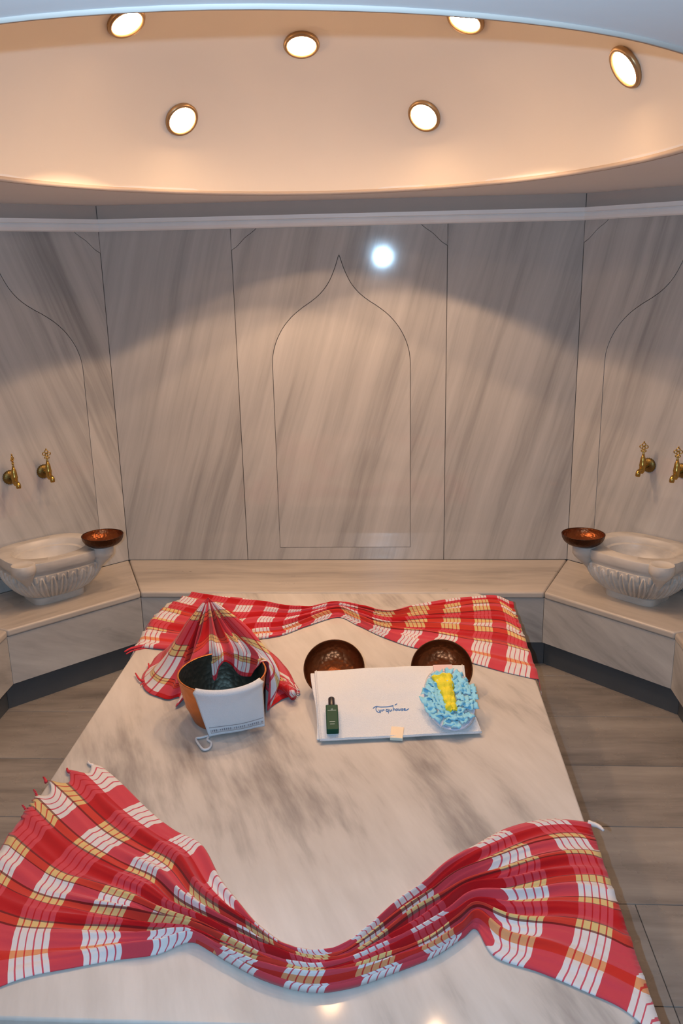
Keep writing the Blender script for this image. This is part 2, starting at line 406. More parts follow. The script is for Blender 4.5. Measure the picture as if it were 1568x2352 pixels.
# thin plaster lip round the opening
lip = []
vs, fs = [], []
for k in range(NE):
    a = 2 * math.pi * k / NE; c, s_ = math.cos(a), math.sin(a); wob = .004 * noise.noise(V((c * 4, s_ * 4, 0)))
    for r_, z in ((0, ZC - .004 + wob * .3), (.010, ZC - .005 + wob * .3), (.012, ZC + .004), (0, ZC + .012)):
        vs.append((DC.x + (DA + r_ - .004 + wob) * c, DC.y + (DB + r_ - .004 + wob) * s_, z))
for k in range(NE):
    for m in range(4): fs.append((k * 4 + m, ((k + 1) % NE) * 4 + m, ((k + 1) % NE) * 4 + (m + 1) % 4, k * 4 + (m + 1) % 4))
mesh('dome_lip', vs, fs, M_frieze, ceil)

# ------------------------------------------------------------------ dome lamps
def dome_hit(px, py):
    d = ray(px, py); s = V((DA, DB, DH)); o = V([(CAM_O[i] - DC[i]) / s[i] for i in range(3)]); q = V([d[i] / s[i] for i in range(3)])
    a, b_, c = q.dot(q), 2 * o.dot(q), o.dot(o) - 1
    return CAM_O + d * ((-b_ + math.sqrt(b_ * b_ - 4 * a * c)) / 2 / a)
R_L = .056
def lamp(P, label, power=1.0, first=[None]):
    loc = P - DC; n = -V((loc.x / DA ** 2, loc.y / DB ** 2, loc.z / DH ** 2)).normalized()
    aim = (n + V((0, 0, -.10))).normalized()
    q = aim.to_track_quat('Z', 'Y').to_euler()
    t = empty('dome_lamp', P + n * .004, label, 'lamp', 'round lamps set in the dome', q)
    src = first[0]
    if src is None:
        ring = lathe([(R_L * 1.02, -.012), (R_L * 1.22, -.004), (R_L * 1.25, .004), (R_L * 1.16, .012), (R_L * 1.02, .012), (R_L * .95, .004), (R_L * .95, -.012)], 40)
        rg = mesh('ring', ring[0], ring[1], M_ringm, t)
        ln = lathe([(0.0001, .010), (R_L * .5, .009), (R_L * .8, .006), (R_L * .95, .001)][::-1], 40); le = mesh('lens', ln[0], ln[1], M_lens, t)
        first[0] = (rg, le)
    else:
        for s in src: c = s.copy(); COL.link(c); c.parent = t
    l = bpy.data.lights.new('lamp_light', 'SPOT'); l.energy = LAMP_W * power; l.color = LAMP_COL; l.shadow_soft_size = .02
    l.spot_size = math.radians(112); l.spot_blend = .07
    lo = bpy.data.objects.new('lamp_light', l); COL.link(lo); lo.location = P + n * .17 + V((0, 0, -.01)); lo.rotation_euler = (n * .12 + V((0, 0, -1))).to_track_quat('-Z', 'Y').to_euler()
for q, lb in (((416, 273), 'lower left dome lamp near the back rim, round with tan ring'),
              ((975, 265), 'lower right lamp near the back rim of the dome, above the flash glare'),
              ((692, 100), 'middle lamp of the upper row, between and above the two back lamps'),
              ((288, 48), 'upper left lamp, cut by the near edge of the dome opening'),
              ((1070, 42), 'upper lamp right of the middle one, touching the near edge of the dome'),
              ((1440, 152), 'rightmost lamp, tilted oval on the right side of the dome')):
    lamp(dome_hit(*q), lb, .45 if q[0] > 1400 else 1.0)
NL = ['dome lamp low on the far left side of the dome, outside the frame']
for ang, el in ((180, 22),):  # unseen lamp mirroring the rightmost one, added to light the left side
    a, e = math.radians(ang), math.radians(el)
    lamp(DC + V((DA * math.cos(e) * math.cos(a), DB * math.cos(e) * math.sin(a), DH * math.sin(e))), NL.pop(0), .6)

# ------------------------------------------------------------------ benches round the walls
ZB, BD, ZF, TK = .406, .4883, .1378, .053
xa, xb = XL + BD * T22, XR - BD * T22
seg = .6752
A2 = (xa - seg * S2, YB - BD - seg * S2); B2 = (xb + seg * S2, YB - BD - seg * S2)
YE = 1.05
def bench(label, wa, wbp, fb, fa, fmat=M_front):
    """wa->wbp along the wall, fb<-fa along the front edge (world xy); local x runs along the bench"""
    d = (V((*wbp, 0)) - V((*wa, 0))).normalized(); M = wall_frame(wa, d); Mi = M.inverted()
    L = lambda p: tuple((Mi @ V((p[0], p[1], 0)))[:2])
    a, b_, c, e = L(wa), L(wbp), L(fb), L(fa)
    t = empty('bench', (0, 0, 0), label, 'bench', 'marble benches round the walls'); t.matrix_world = M
    g = .0012
    a = (a[0] + g, a[1]); e = (e[0] + g, e[1]); b_ = (b_[0] - g, b_[1]); c = (c[0] - g, c[1])
    v, f = prism([a, b_, c, e], ZB - .034, ZB); o = mesh('seat_slab', v, f, M_bench, t, smooth=True, sharp=50); bevel(o, .010, 4)
    def inset(k, z0, z1, nm, mt):
        s0 = (e[0] - a[0]) / (e[1] - a[1] + 1e-9); s1 = (c[0] - b_[0]) / (c[1] - b_[1] + 1e-9)
        y = e[1] + k
        q = [(a[0], a[1]), (b_[0], b_[1]), (b_[0] + s1 * (y - b_[1]), y), (a[0] + s0 * (y - a[1]), y)]
        v, f = prism(q, z0, z1); return mesh(nm, v, f, mt, t, smooth=False)
    inset(.006, ZF, ZB - .034, 'front_panel', fmat)
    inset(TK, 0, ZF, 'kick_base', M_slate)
bench('long marble bench along the back wall behind the platform', (XL, YB), (XR, YB), (xb, YB - BD), (xa, YB - BD))
bench('marble bench across the left corner, carrying the left basin', (XLL, YS), (XL, YB), (xa, YB - BD), A2)
bench('marble bench across the right corner, carrying the right basin', (XR, YB), (XRR, YS), B2, (xb, YB - BD))
bench('marble bench along the left wall, just entering the left edge', (XLL, YE), (XLL, YS), A2, (A2[0], YE))
bench('marble bench along the right wall, just entering the right edge', (XRR, YS), (XRR, YE), (B2[0], YE), B2)

# ------------------------------------------------------------------ central marble platform
ZS = .5
X0, X1, Y0, Y1, CH = -1.03, .517, 1.384, 3.76, .13
def pl(k): # inset outline
    x0, x1, y0, y1, c = X0 + k, X1 - k, Y0 + k, Y1 - k, CH - k * .59
    fc = .07
    return [(x0 + fc, y0), (x1 - fc, y0), (x1, y0 + fc), (x1, y1 - c), (x1 - c, y1), (x0 + c, y1), (x0, y1 - c), (x0, y0 + fc)]
pt = empty('marble_platform', (-.256, 2.57, 0), 'large white marble heated platform with cut corners in the middle of the room', 'platform')
def rel(part, o): c = V(o.location); return [V(v) - c for v in part[0]], part[1]
v, f = rel(prism(pl(0), ZS - .05, ZS), pt); bevel(mesh('top_slab', v, f, M_slab, pt, sharp=40), .006, 3)
v, f = rel(prism(pl(.03), .0, ZS - .05), pt); mesh('base', v, f, M_front, pt, smooth=False)

# ------------------------------------------------------------------ plaid cloths
def drape(p, z):
    """let a point that lies beyond the platform edge hang down the side"""
    x, y = p.x, p.y
    if x > X1 - .004:
        d = x - (X1 - .004); return V((X1 + .008 + .12 * d, y, z - .9 * d))
    if x < X0 + .004:
        d = (X0 + .004) - x; return V((X0 - .008 - .12 * d, y, z - .9 * d))
    return V((x, y, z))
def rungs_cloth(name, label, rungs, mat, nsub, nv, npl, seed, full, zoff=.002, amp=.022, spikes=()):
    """rungs: (Tpx, Mpx, Bpx, u)"""
    T = catmull([onz(*r[0], ZS) for r in rungs], nsub); Mm = catmull([onz(*r[1], ZS) for r in rungs], nsub); B = catmull([onz(*r[2], ZS) for r in rungs], nsub)
    U = [p.x for p in catmull([V((r[3], 0, 0)) for r in rungs], nsub)]
    vs, fs, uvs = [], [], []
    nu = len(T); rnd = random.Random(seed); ph = [rnd.uniform(0, 6.28) for _ in range(6)]
    s = 0
    for i in range(nu):
        wdt = (T[i] - Mm[i]).length + (Mm[i] - B[i]).length
        if i: s += (Mm[i] - Mm[i - 1]).length
        tight = 1 - min(1, wdt / full)
        A = .006 + amp * tight ** .8
        for j in range(nv + 1):
            t = j / nv
            C = 2 * Mm[i] - .5 * T[i] - .5 * B[i]
            p = T[i] * (1 - t) ** 2 + C * 2 * t * (1 - t) + B[i] * t * t
            k1 = npl * t + .35 * math.sin(2.2 * s + ph[0]) + .25 * math.sin(5 * t + ph[1])
            k2 = npl * 1.9 * t + .5 * math.sin(3.1 * s + ph[2])
            r1 = 1 - abs(math.sin(math.pi * k1)); r2 = 1 - abs(math.sin(math.pi * k2 + ph[3]))
            edge = min(1, t / .04, (1 - t) / .04)
            wr = (.0035 * (noise.noise(V((s * 6, t * 9, seed))) + .6) + .0045 * max(0, noise.noise(V((s * 5, t * 22, seed + 4))))) * (.5 + edge)
            z = ZS + zoff + max(0, A * (.75 * r1 + .25 * r2) * edge ** .6 + wr)
            # scalloped free edges
            sc_ = .007 * math.sin(13 * s + ph[4]) * (1 if t < .5 else -1) * max(0, 1 - min(t, 1 - t) / .12)
            dirv = (B[i] - T[i]).normalized()
            q = p + dirv * sc_
            if spikes and i < nsub:
                og = (T[0] - T[nsub]).normalized() * .7 + (Mm[0] - Mm[nsub]).normalized() * .3
                pk = max(L_ * max(0, 1 - abs(t - v_) / .048) ** 1.6 for v_, L_ in spikes)
                q = q + og * pk * (1 - i / nsub) ** 2
            # sideways rake of the crests
            q = drape(q, z)
            vs.append(q); uvs.append((U[i] + .05 * math.sin(npl * 2 * math.pi * t + ph[5]) * tight * 2, t))
    for i in range(nu - 1):
        for j in range(nv):
            a = i * (nv + 1) + j; fs.append((a, a + 1, a + nv + 2, a + nv + 1))
    c = V((T[nu // 2].x, T[nu // 2].y, ZS))
    t_ = empty(name, c, label, 'cloth', 'red plaid cotton bath cloths')
    o = mesh('woven_cloth', [q - c for q in vs], fs, mat, t_)
    uvl = o.data.uv_layers.new(name='UVMap')
    for lp in o.data.loops: uvl.data[lp.index].uv = uvs[lp.vertex_index]
    so = o.modifiers.new('thick', 'SOLIDIFY'); so.thickness = .0012; so.offset = 1
    return t_, vs, nv, c
def fringe(parent, c, pts, dirs, mats, ln=.05, seed=1, n=3):
    rnd = random.Random(seed)
    for mi, mt in enumerate(mats):
        parts = []
        for p, d in zip(pts, dirs):
            if rnd.random() < .5 and len(pts) > 8 and mi: continue
            for _ in range(n):
                q = p + V((rnd.uniform(-.006, .006), rnd.uniform(-.006, .006), 0)); dd = (d + V((rnd.uniform(-.35, .35), rnd.uniform(-.35, .35), 0))).normalized()
                L_ = ln * rnd.uniform(.5, 1.1); path = []
                for k in range(5):
                    a = q + dd * L_ * k / 4 + V((math.sin(k * 1.7 + q.x * 90) * .002, math.cos(k * 1.3) * .002, 0))
                    a.z = max(ZS + .0025, a.z) if (X0 < a.x < X1) else a.z
                    if not (X0 < a.x < X1): a.z -= .02 * k / 4
                    path.append(a - c)
                parts.append(tube(path, [.0011, .0011, .001, .0008, .0005], 4))
        if parts:
            v, f = join(*parts); o = mesh('fringe', v, f, mt, parent); tag(o, kind='stuff')

RB = [((238, 1770), (10, 1930), (-150, 2330), -1.0), ((325, 1845), (110, 2008), (20, 2264), .02), ((400, 1905), (205, 2045), (150, 2234), .76), ((460, 1945), (300, 2075), (270, 2205), 1.47),
      ((505, 2030), (372, 2110), (365, 2190), 2.08), ((560, 2095), (455, 2142), (440, 2168), 2.58), ((610, 2150), (540, 2182), (510, 2212), 3.07), ((660, 2195), (622, 2222), (600, 2255), 3.64),
      ((720, 2213), (712, 2245), (705, 2277), 4.29), ((790, 2198), (795, 2235), (800, 2268), 4.82), ((850, 2150), (878, 2195), (900, 2240), 5.41), ((905, 2092), (955, 2150), (1000, 2205), 6.1),
      ((965, 2045), (1025, 2105), (1062, 2162), 6.6), ((1020, 1995), (1085, 2065), (1092, 2135), 6.85), ((1095, 1945), (1180, 2050), (1135, 2195), 7.1), ((1175, 1900), (1285, 2030), (1235, 2237), 7.75),
      ((1260, 1880), (1375, 2030), (1340, 2285), 8.37), ((1352, 1890), (1455, 2060), (1432, 2325), 8.95), ((1385, 1898), (1520, 2075), (1500, 2380), 9.4)]
tb, vsB, nvB, cB = rungs_cloth('plaid_cloth', 'red and white plaid cloth swagged across the front of the platform, fanned at both ends', RB, M_plaid, 14, 190, 8, 3, .62, amp=.040, spikes=((.02, .05), (.11, .06), (.20, .065), (.30, .07), (.37, .04)))
RA = [((457, 1363), (372, 1408), (298, 1488), 0), ((500, 1370), (448, 1424), (400, 1497), 1), ((560, 1378), (520, 1432), (490, 1490), 2), ((620, 1388), (597, 1427), (580, 1473), 3),
      ((665, 1400), (652, 1428), (645, 1463), 3.9), ((710, 1404), (706, 1420), (705, 1440), 4.8), ((770, 1395), (771, 1405), (775, 1418), 5.8), ((825, 1400), (824, 1417), (820, 1438), 6.5),
      ((890, 1412), (882, 1434), (870, 1463), 7.3), ((960, 1397), (948, 1433), (930, 1483), 8.2), ((1020, 1385), (1015, 1432), (990, 1497), 9), ((1080, 1373), (1088, 1432), (1080, 1525), 10),
      ((1130, 1370), (1155, 1435), (1150, 1545), 10.9), ((1165, 1387), (1198, 1455), (1224, 1560), 11.6), ((1180, 1392), (1222, 1460), (1262, 1572), 12.1)]
ta, vsA, nvA, cA = rungs_cloth('plaid_cloth', 'red and white plaid cloth gathered in the middle along the back end of the platform', RA, M_plaid, 12, 130, 7, 8, .95, amp=.026)
# fringes and corner tails
nB = len(vsB) // (nvB + 1)
row0 = [vsB[j] for j in range(nvB + 1)]
def px_pts(L_, z): return [onz(a, b, z) for a, b in L_]
for i, (tv, tl) in enumerate(((.02, .05), (.11, .06), (.20, .065), (.30, .07), (.37, .04))):
    k0 = vsB[round(tv * nvB)]; k1 = vsB[6 * (nvB + 1) + round(tv * nvB)]; dd = (k0 - k1); dd.z = 0; dd.normalize(); sd = V((-dd.y, dd.x, 0))
    tw_ = []
    for k in range(3):
        path = []
        for q in range(7):
            p = k0 - dd * .012 + dd * .034 * q / 6 + sd * (.0025 * math.sin(q * 1.5 + k * 2.1) + .004 * math.sin(q * .5 + i)); p.z = k0.z + (ZS + .005 - k0.z) * q / 6 + .0015 * math.cos(q * 1.5 + k * 2.1)
            path.append(p - cB)
        tw_.append(tube(path, [.0036 * (1 - q / 8) for q in range(7)], 6))
    v, f = join(*tw_); mesh('tassel', v, f, M_thread_w if i == 0 else M_thread_r, tb)
last = [vsB[(nB - 1) * (nvB + 1) + j] for j in range(0, nvB + 1, 2)]
fringe(tb, cB, last, [V((.25, -.1, -1)) for _ in last], [M_thread_w, M_thread_r], .07, 5, 3)
P = px_pts([(1350, 1890), (1372, 1897), (1386, 1908)], ZS + .006)
v, f = tube([p - cB for p in catmull(P, 4)], [.008, .008, .007, .007, .006, .006, .005, .004, .003], 6); mesh('tassel', v, f, M_thread_w, tb)
P = [onz(x, y, ZS + .006) - cA for x, y in ((345, 1482), (322, 1485), (300, 1490), (286, 1497))]
v, f = join(tube(catmull(P, 4), [.010 - .0006 * i for i in range(13)], 6), tube([p + V((.01, -.012, -.004)) for p in catmull(P, 4)], .003, 5)); mesh('tassel', v, f, M_thread_r, ta)
lastA = [vsA[j] for j in range(nvA // 2, nvA + 1, 4)]
fringe(ta, cA, lastA, [V((-.5, -.5, -.6)) for _ in lastA], [M_thread_r, M_thread_w], .035, 6, 2)
for qx, qy in ((668, 1392), (712, 1396), (868, 1402)):
    pass

# ------------------------------------------------------------------ copper pail
PB = V((-.573, 2.625, ZS)); RR, RBt, HP = .146, .108, .160
pail = empty('copper_pail', PB, 'round copper pail with dark tinned inside, standing on the platform', 'pail')
prof = [(.0001, 0.002), (RBt * .8, 0.002), (RBt - .004, 0), (RBt, .005)]
for k in range(1, 15):
    t = k / 14; prof.append((RBt + (RR - RBt) * t + .006 * math.sin(math.pi * t) + (.0025 if abs(t - .33) < .04 else 0), .005 + (HP - .005) * t))
prof += [(RR + .003, HP + .003), (RR + .001, HP + .006), (RR - .003, HP + .004)]
v, f = lathe(prof, 72, lambda a, z: 1 + .006 * math.sin(5 * a + z * 20)); mesh('body', v, f[:-1], M_cop_pail, pail)
prof = [(RR - .003, HP + .004)]
for k in range(14, 0, -1):
    t = k / 14; prof.append((RBt + (RR - RBt) * t + .006 * math.sin(math.pi * t) - .003, .005 + (HP - .005) * t))
prof += [(RBt - .01, .008), (RBt * .6, .012), (RBt * .3, .007), (.0001, .009)]
v, f = lathe(prof, 72, lambda a, z: 1 + .006 * math.sin(5 * a + z * 20)); mesh('lining', v, [q for q in f if len(q) == 4], M_tin, pail)

# ------------------------------------------------------------------ peaked cloth behind the pail
PK = onpl(478, 1373, V((0, 2.93, 0)), V((0, 1, 0)))
def pang(a, r, z): a = math.radians(a); return V((PB.x + r * math.cos(a), PB.y + r * math.sin(a), z))
cols = []   # each: list of control points from peak to hem
def out(px, py, z=.506, sag=.5, mid=None):
    e = onz(px, py, z); m1 = PK.lerp(e, .33) + V((0, 0, -.015)); m2 = PK.lerp(e, .7) + V((0, 0, -.03))
    return [PK, m1, m2, e]
def over(px, py, zin, ang, push=0):
    e = pang(ang, RR - .022, zin); r = pang(ang, RR + .002, ZS + HP + .016); m1 = PK.lerp(r, .5) + V((0, .0, -.015 + push))
    return [PK, m1, r, e]
cols = [out(478, 1478), out(420, 1482), out(372, 1500), out(345, 1528), out(330, 1556), out(345, 1590), out(385, 1604), out(412, 1600),
        [PK, PK.lerp(pang(158, RR + .03, .51), .4), PK.lerp(pang(158, RR + .03, .51), .75) + V((0, 0, -.02)), pang(165, RR + .035, .51)],
        [PK, PK.lerp(pang(142, RR + .03, .56), .4), pang(140, RR + .04, .62), pang(140, RR + .03, .54)],
        [PK, PK.lerp(pang(128, RR + .01, .60), .45), pang(126, RR + .025, .655), pang(126, RR + .02, .60)],
        over(0, 0, .575, 115), over(0, 0, .625, 107, .01), over(0, 0, .640, 97, -.02), over(0, 0, .630, 88, .012), over(0, 0, .598, 78), over(0, 0, .590, 66, .01),
        over(0, 0, .600, 54), over(0, 0, .625, 44),
        [PK, PK.lerp(pang(34, RR + .02, .67), .5), pang(36, RR + .012, ZS + HP + .010), pang(24, RR + .012, ZS + HP + .006)],
        [PK, PK.lerp(pang(26, RR + .05, .62), .5) + V((.02, 0, .02)), pang(18, RR + .04, .62), onz(612, 1632, .506)],
        out(640, 1606), out(668, 1598), out(684, 1586), out(668, 1556), out(640, 1520), out(610, 1490), out(560, 1475), out(478, 1478)]
nc = len(cols)
sub = 8
rails = [catmull([c[k] for c in cols], sub) for k in range(4)]
nu = len(rails[0]); nvc = 56
vs, uvs, fs = [], [], []
for i in range(nu):
    P = catmull([rails[k][i] for k in range(4)], nvc // 3 + 1); nn = len(P)
    for j, p in enumerate(P):
        t = j / (nn - 1); ax = V((PK.x, PK.y, p.z)); d = V((p.x - PK.x, p.y - PK.y, 0)); d = d.normalized() if d.length > 1e-5 else V((0, -1, 0))
        on_over = 0
        fold = .016 * math.sin(i * .42 + 1.2 * math.sin(i * .11)) * smooth01(0, .35, t) * (1 - .75 * smooth01(.6, 1, t)) + .004 * noise.noise(V((i * .25, t * 6, 2)))
        q = p + d * (fold + .006 * smooth01(0, .1, t))
        rr = math.hypot(q.x - PB.x, q.y - PB.y)
        if q.z < ZS + .005: q.z = ZS + .005
        # keep clear of the pail wall
        if ZS < q.z < ZS + HP + .006:
            lim = RBt + (RR - RBt) * (q.z - ZS) / HP + .006
            if abs(rr - lim) < .013:
                if rr >= lim - .004: s_ = (lim + .009) / rr
                else: s_ = (lim - .014) / rr
                q.x = PB.x + (q.x - PB.x) * s_; q.y = PB.y + (q.y - PB.y) * s_
        vs.append(q); uvs.append((i / sub * .27 + .1, t))
nn = len(vs) // nu
for i in range(nu - 1):
    for j in range(nn - 1):
        a = i * nn + j; fs.append((a, a + 1, a + nn + 1, a + nn))
c = V((PK.x, PK.y, ZS))
tc_ = empty('plaid_cloth', c, 'red and white plaid cloth peaked behind the copper pail and hanging into it', 'cloth', 'red plaid cotton bath cloths')
o = mesh('woven_cloth', [q - c for q in vs], fs, M_plaid_c, tc_)
uvl = o.data.uv_layers.new(name='UVMap')
for lp in o.data.loops: uvl.data[lp.index].uv = uvs[lp.vertex_index]
o.modifiers.new('thick', 'SOLIDIFY').thickness = .0014
def tail(pxs, r0, mat, z=ZS + .0105, zz=None):
    P = [onz(x, y, z + (zz[i] if zz else 0)) - c for i, (x, y) in enumerate(pxs)]; P = catmull(P, 4); n = len(P)
    return tube(P, [r0 * (1 - .75 * k / n) for k in range(n)], 7)
v, f = join(tail(((372, 1566), (355, 1560), (345, 1545), (341, 1524)), .009, 0), tail(((372, 1575), (345, 1568), (322, 1562), (311, 1546)), .008, 0), tail(((352, 1578), (330, 1570), (322, 1574)), .004, 0))
mesh('tassel', v, f, M_thread_r, tc_)
# twisted right hand end
parts = []
rnd = random.Random(4)
for k in range(5):
    ph = k * 1.25; P = []
    for m in range(12):
        t = m / 11; px = 612 + 62 * t; py = 1572 - 18 * math.sin(t * 3.0) + (k - 2) * 5 * (1 - .3 * t) + 26 * t
        P.append(onz(px, py, ZS + .026 + .012 * math.sin(t * 6 + ph)) - c)
    parts.append(tube(P, [.014 - .004 * abs(m / 11 - .4) for m in range(12)], 8))
v, f = join(*parts); o = mesh('twisted_end', v, f, M_plaid_c, tc_)
uvl = o.data.uv_layers.new(name='UVMap')
for lp in o.data.loops:
    p = o.data.vertices[lp.vertex_index].co; uvl.data[lp.index].uv = ((p.x * 9 + p.z * 5) % 1, (.28 + p.y * 1.7) % 1)
v, f = join(*[tail(((662 + 3 * k, 1588 - 3 * k), (674 + 2 * k, 1594 - 2 * k), (684 + k % 3 * 2, 1600 - 4 * k)), .003, 0) for k in range(6)])
mesh('fringe', v, f, M_thread_w, tc_)

# ------------------------------------------------------------------ white mitt hanging on the pail
kt = empty('wash_mitt', (PB.x, PB.y - RR, ZS), 'white linen wash mitt with grey woven border hanging over the front of the copper pail', 'mitt')
kc = V(kt.location)
BL, BR = onz(480, 1692, ZS + .010), onz(608, 1668, ZS + .012)
a0, a1 = math.radians(-114), math.radians(-24)
def mitt_pt(s, t):
    """s across 0..1, t 0 inside .. .15 rim .. 1 hem"""
    a = a0 + (a1 - a0) * s
    rim = V((PB.x + (RR + .002) * math.cos(a), PB.y + (RR + .002) * math.sin(a), ZS + HP + .0105))
    if t < .12:
        k = 1 - t / .12; r = RR - .009 - .012 * k
        e = V((PB.x + r * math.cos(a), PB.y + r * math.sin(a), ZS + HP - .030 * k + .004)); w_ = smooth01(0, 1, t / .12); return e.lerp(rim, w_ ** 2) if t > .09 else e
    k = (t - .12) / .88
    hem = BL.lerp(BR, s)
    o_ = rim + V((math.cos(a) * .010, math.sin(a) * .010, -.012))
    p = o_.lerp(hem, max(0, (k - .06) / .94)) if k > .06 else rim.lerp(o_, k / .06)
    # stay outside the pail
    rr = math.hypot(p.x - PB.x, p.y - PB.y); lim = RBt + (RR - RBt) * max(0, (p.z - ZS)) / HP + .016
    if p.z < ZS + HP + .003 and rr < lim:
        p = V((PB.x + (p.x - PB.x) * lim / rr, PB.y + (p.y - PB.y) * lim / rr, p.z))
    p += V((0, -1, 0)) * (.002 * math.sin(s * 9 + k * 3) * k)
    return p
def mitt_sheet(name, off, s0, s1, t0, t1, mat, ns=30, nt_=50, thick=.004):
    vs, fs = [], []
    for i in range(ns + 1):
        for j in range(nt_ + 1):
            s, t = s0 + (s1 - s0) * i / ns, t0 + (t1 - t0) * j / nt_
            e = 1e-3; p = mitt_pt(s, t); du = mitt_pt(min(1, s + e), t) - mitt_pt(max(0, s - e), t); dv = mitt_pt(s, min(1, t + e)) - mitt_pt(s, max(0, t - e))
            n = du.cross(dv); n = n.normalized() if n.length > 1e-12 else V((0, -1, 0))
            if n.y > 0 and t > .2: n = -n
            if t <= .2: n = V((0, 0, 1))
            vs.append(p + n * off - kc)
    for i in range(ns):
        for j in range(nt_):
            a = i * (nt_ + 1) + j; fs.append((a, a + 1, a + nt_ + 2, a + nt_ + 1))
    o = mesh(name, vs, fs, mat, kt); m = o.modifiers.new('thick', 'SOLIDIFY'); m.thickness = thick; m.offset = 0; return o
mitt_sheet('linen_body', 0, 0, 1, 0, 1, M_linen)
mitt_sheet('stripe', .003, .05, .97, .825, .835, M_grey, 30, 1, .001)
mitt_sheet('border_band', .0028, .05, .97, .88, .945, simple('pale_grey_weave', (.52, .53, .57), .9), 30, 3, .001)
parts = []
rnd = random.Random(3)
for k in range(26):
    s = .09 + k * .0345
    if k % 7 in (3,): continue
    h = rnd.choice((.012, .018, .022))
    p0, p1 = mitt_pt(s, .912 - h), mitt_pt(s, .912 + h); p2 = mitt_pt(s + .012, .912); off = V((0, -.0042, .0028))
    parts.append(tube([p0 + off - kc, p1 + off - kc], .0009, 4)); parts.append(tube([p0 + off - kc, p2 + off - kc], .0008, 4))
v, f = join(*parts); o = mesh('border_figures', v, f, simple('dark_weave', (.20, .20, .24), .9), kt)
P = catmull([onz(x, y, ZS + .006) - kc for x, y in ((487, 1685), (476, 1698), (485, 1706), (481, 1718), (468, 1722), (458, 1712), (450, 1697), (462, 1694), (478, 1690))], 5)
v, f = tube(P, .0040, 6); mesh('hanging_loop', v, f, M_linen, kt)

# ------------------------------------------------------------------ copper bowls
def bowl(loc, rot, label, group, first=[None]):
    t = empty('copper_bowl', loc, label, 'bowl', group, rot)
    if first[0] is None:
        Rb, Hb = .100, .052; pr = []
        for k in range(15):
            a = k / 14; r = .030 + (Rb - .030) * math.sin(a * math.pi / 2) ** .9; pr.append((r, Hb * (1 - math.cos(a * math.pi / 2)) ** 1.05))
        outp = [(.0001, 0), (.022, 0)] + pr + [(Rb + .0015, Hb + .002), (Rb, Hb + .003)]
        inp = [(Rb, Hb + .003), (Rb - .003, Hb)] + [(r - .003, max(.004, z + .002)) for r, z in pr[::-1][1:]] + [(.020, .005), (.014, .008), (.0001, .009)]
        v, f = lathe(outp, 56); s1 = mesh('shell', v, f[:-1] if len(f[-1]) > 4 else f, M_cop_out, t)
        v, f = lathe(inp, 56); s2 = mesh('inside', v, [q for q in f if len(q) == 4], M_cop_in, t)
        v, f = torus(Rb - .0008, .0022, Matrix.Translation((0, 0, Hb + .002)), 56, 8); s3 = mesh('rim', v, f, M_cop_out, t)
        first[0] = (s1, s2, s3)
    else:
        for s in first[0]: q = s.copy(); COL.link(q); q.parent = t
    return t
TILT = math.radians(43)
def leaning(px, label):
    cx = onz(px, 1535, ZS + .089)
    # rim centre at cx ; bowl axis n tilted to the camera
    n = V((0, -math.sin(TILT), math.cos(TILT))); t = bowl(cx - n * .054, (TILT, 0, 0), label, 'copper bowls under the towel'); t.scale = (1.07, 1.07, 1.07)
    return t
leaning(767, 'dark copper bowl tipped forward behind the left end of the white towel')
leaning(1014, 'dark copper bowl tipped forward behind the right end of the white towel')

# ------------------------------------------------------------------ towel
TLc, TRc = onz(722, 1541, .596), onz(1066, 1527, .596)
BLc, BRc = onz(734, 1702, ZS + .012), onz(1107, 1684, ZS + .012)
tn = (TRc - BLc).cross(TLc - BLc).normalized()
if tn.z < 0: tn = -tn
tw = empty('towel', BLc.lerp(BRc, .5) * 1.0, 'white terry towel with blue embroidered name, spread slanting over two copper bowls', 'towel')
tcn = V(tw.location)
def tow(s, t):  # s across, t 0 bottom .. 1 top
    p = BLc.lerp(BRc, s).lerp(TLc.lerp(TRc, s), t)
    p += tn * (.004 * math.sin(s * 7 + 1) * math.sin(t * 4) + .003 * noise.noise(V((s * 5, t * 5, 1))) + .010 * math.sin(math.pi * t) * (math.exp(-((s - .13) / .16) ** 2) + math.exp(-((s - .82) / .16) ** 2)))
    if s > .8: p += V((-.012, 0, 0)) * math.sin(math.pi * t) * (s - .8) / .2
    return p
def sheet(name, fn, ns, nt_, thick, mat, parent, c0, off=0):
    vs, fs = [], []
    for i in range(ns + 1):
        for j in range(nt_ + 1): vs.append(fn(i / ns, j / nt_) + tn * off - c0)
    for i in range(ns):
        for j in range(nt_):
            a = i * (nt_ + 1) + j; fs.append((a, a + nt_ + 1, a + nt_ + 2, a + 1))
    o = mesh(name, vs, fs, mat, parent); m = o.modifiers.new('thick', 'SOLIDIFY'); m.thickness = thick; m.offset = 0
    b = o.modifiers.new('bev', 'BEVEL'); b.width = thick * .4; b.segments = 2; b.limit_method = 'ANGLE'; return o
sheet('upper_fold', tow, 60, 36, .006, M_towel, tw, tcn)
def tow2(s, t):
    p = tow(.99 * s - .018 + .01 * math.sin(t * 5), .04 + .955 * t); q = p - tn * (.010 + .003 * math.sin(t * 6)); q.z = max(q.z, ZS + .004); return q
sheet('lower_fold', tow2, 40, 24, .006, M_towel, tw, tcn)
# hems
def hem(fn, s0, s1, t0, t1, n=30): return tube([fn(s0 + (s1 - s0) * k / n, t0 + (t1 - t0) * k / n) + tn * .003 - tcn for k in range(n + 1)], .0022, 6)
v, f = join(hem(tow, .012, .012, 0, 1), hem(tow, .985, .985, 0, 1), hem(tow, 0, 1, .015, .015)); mesh('hem', v, f, M_towel, tw)
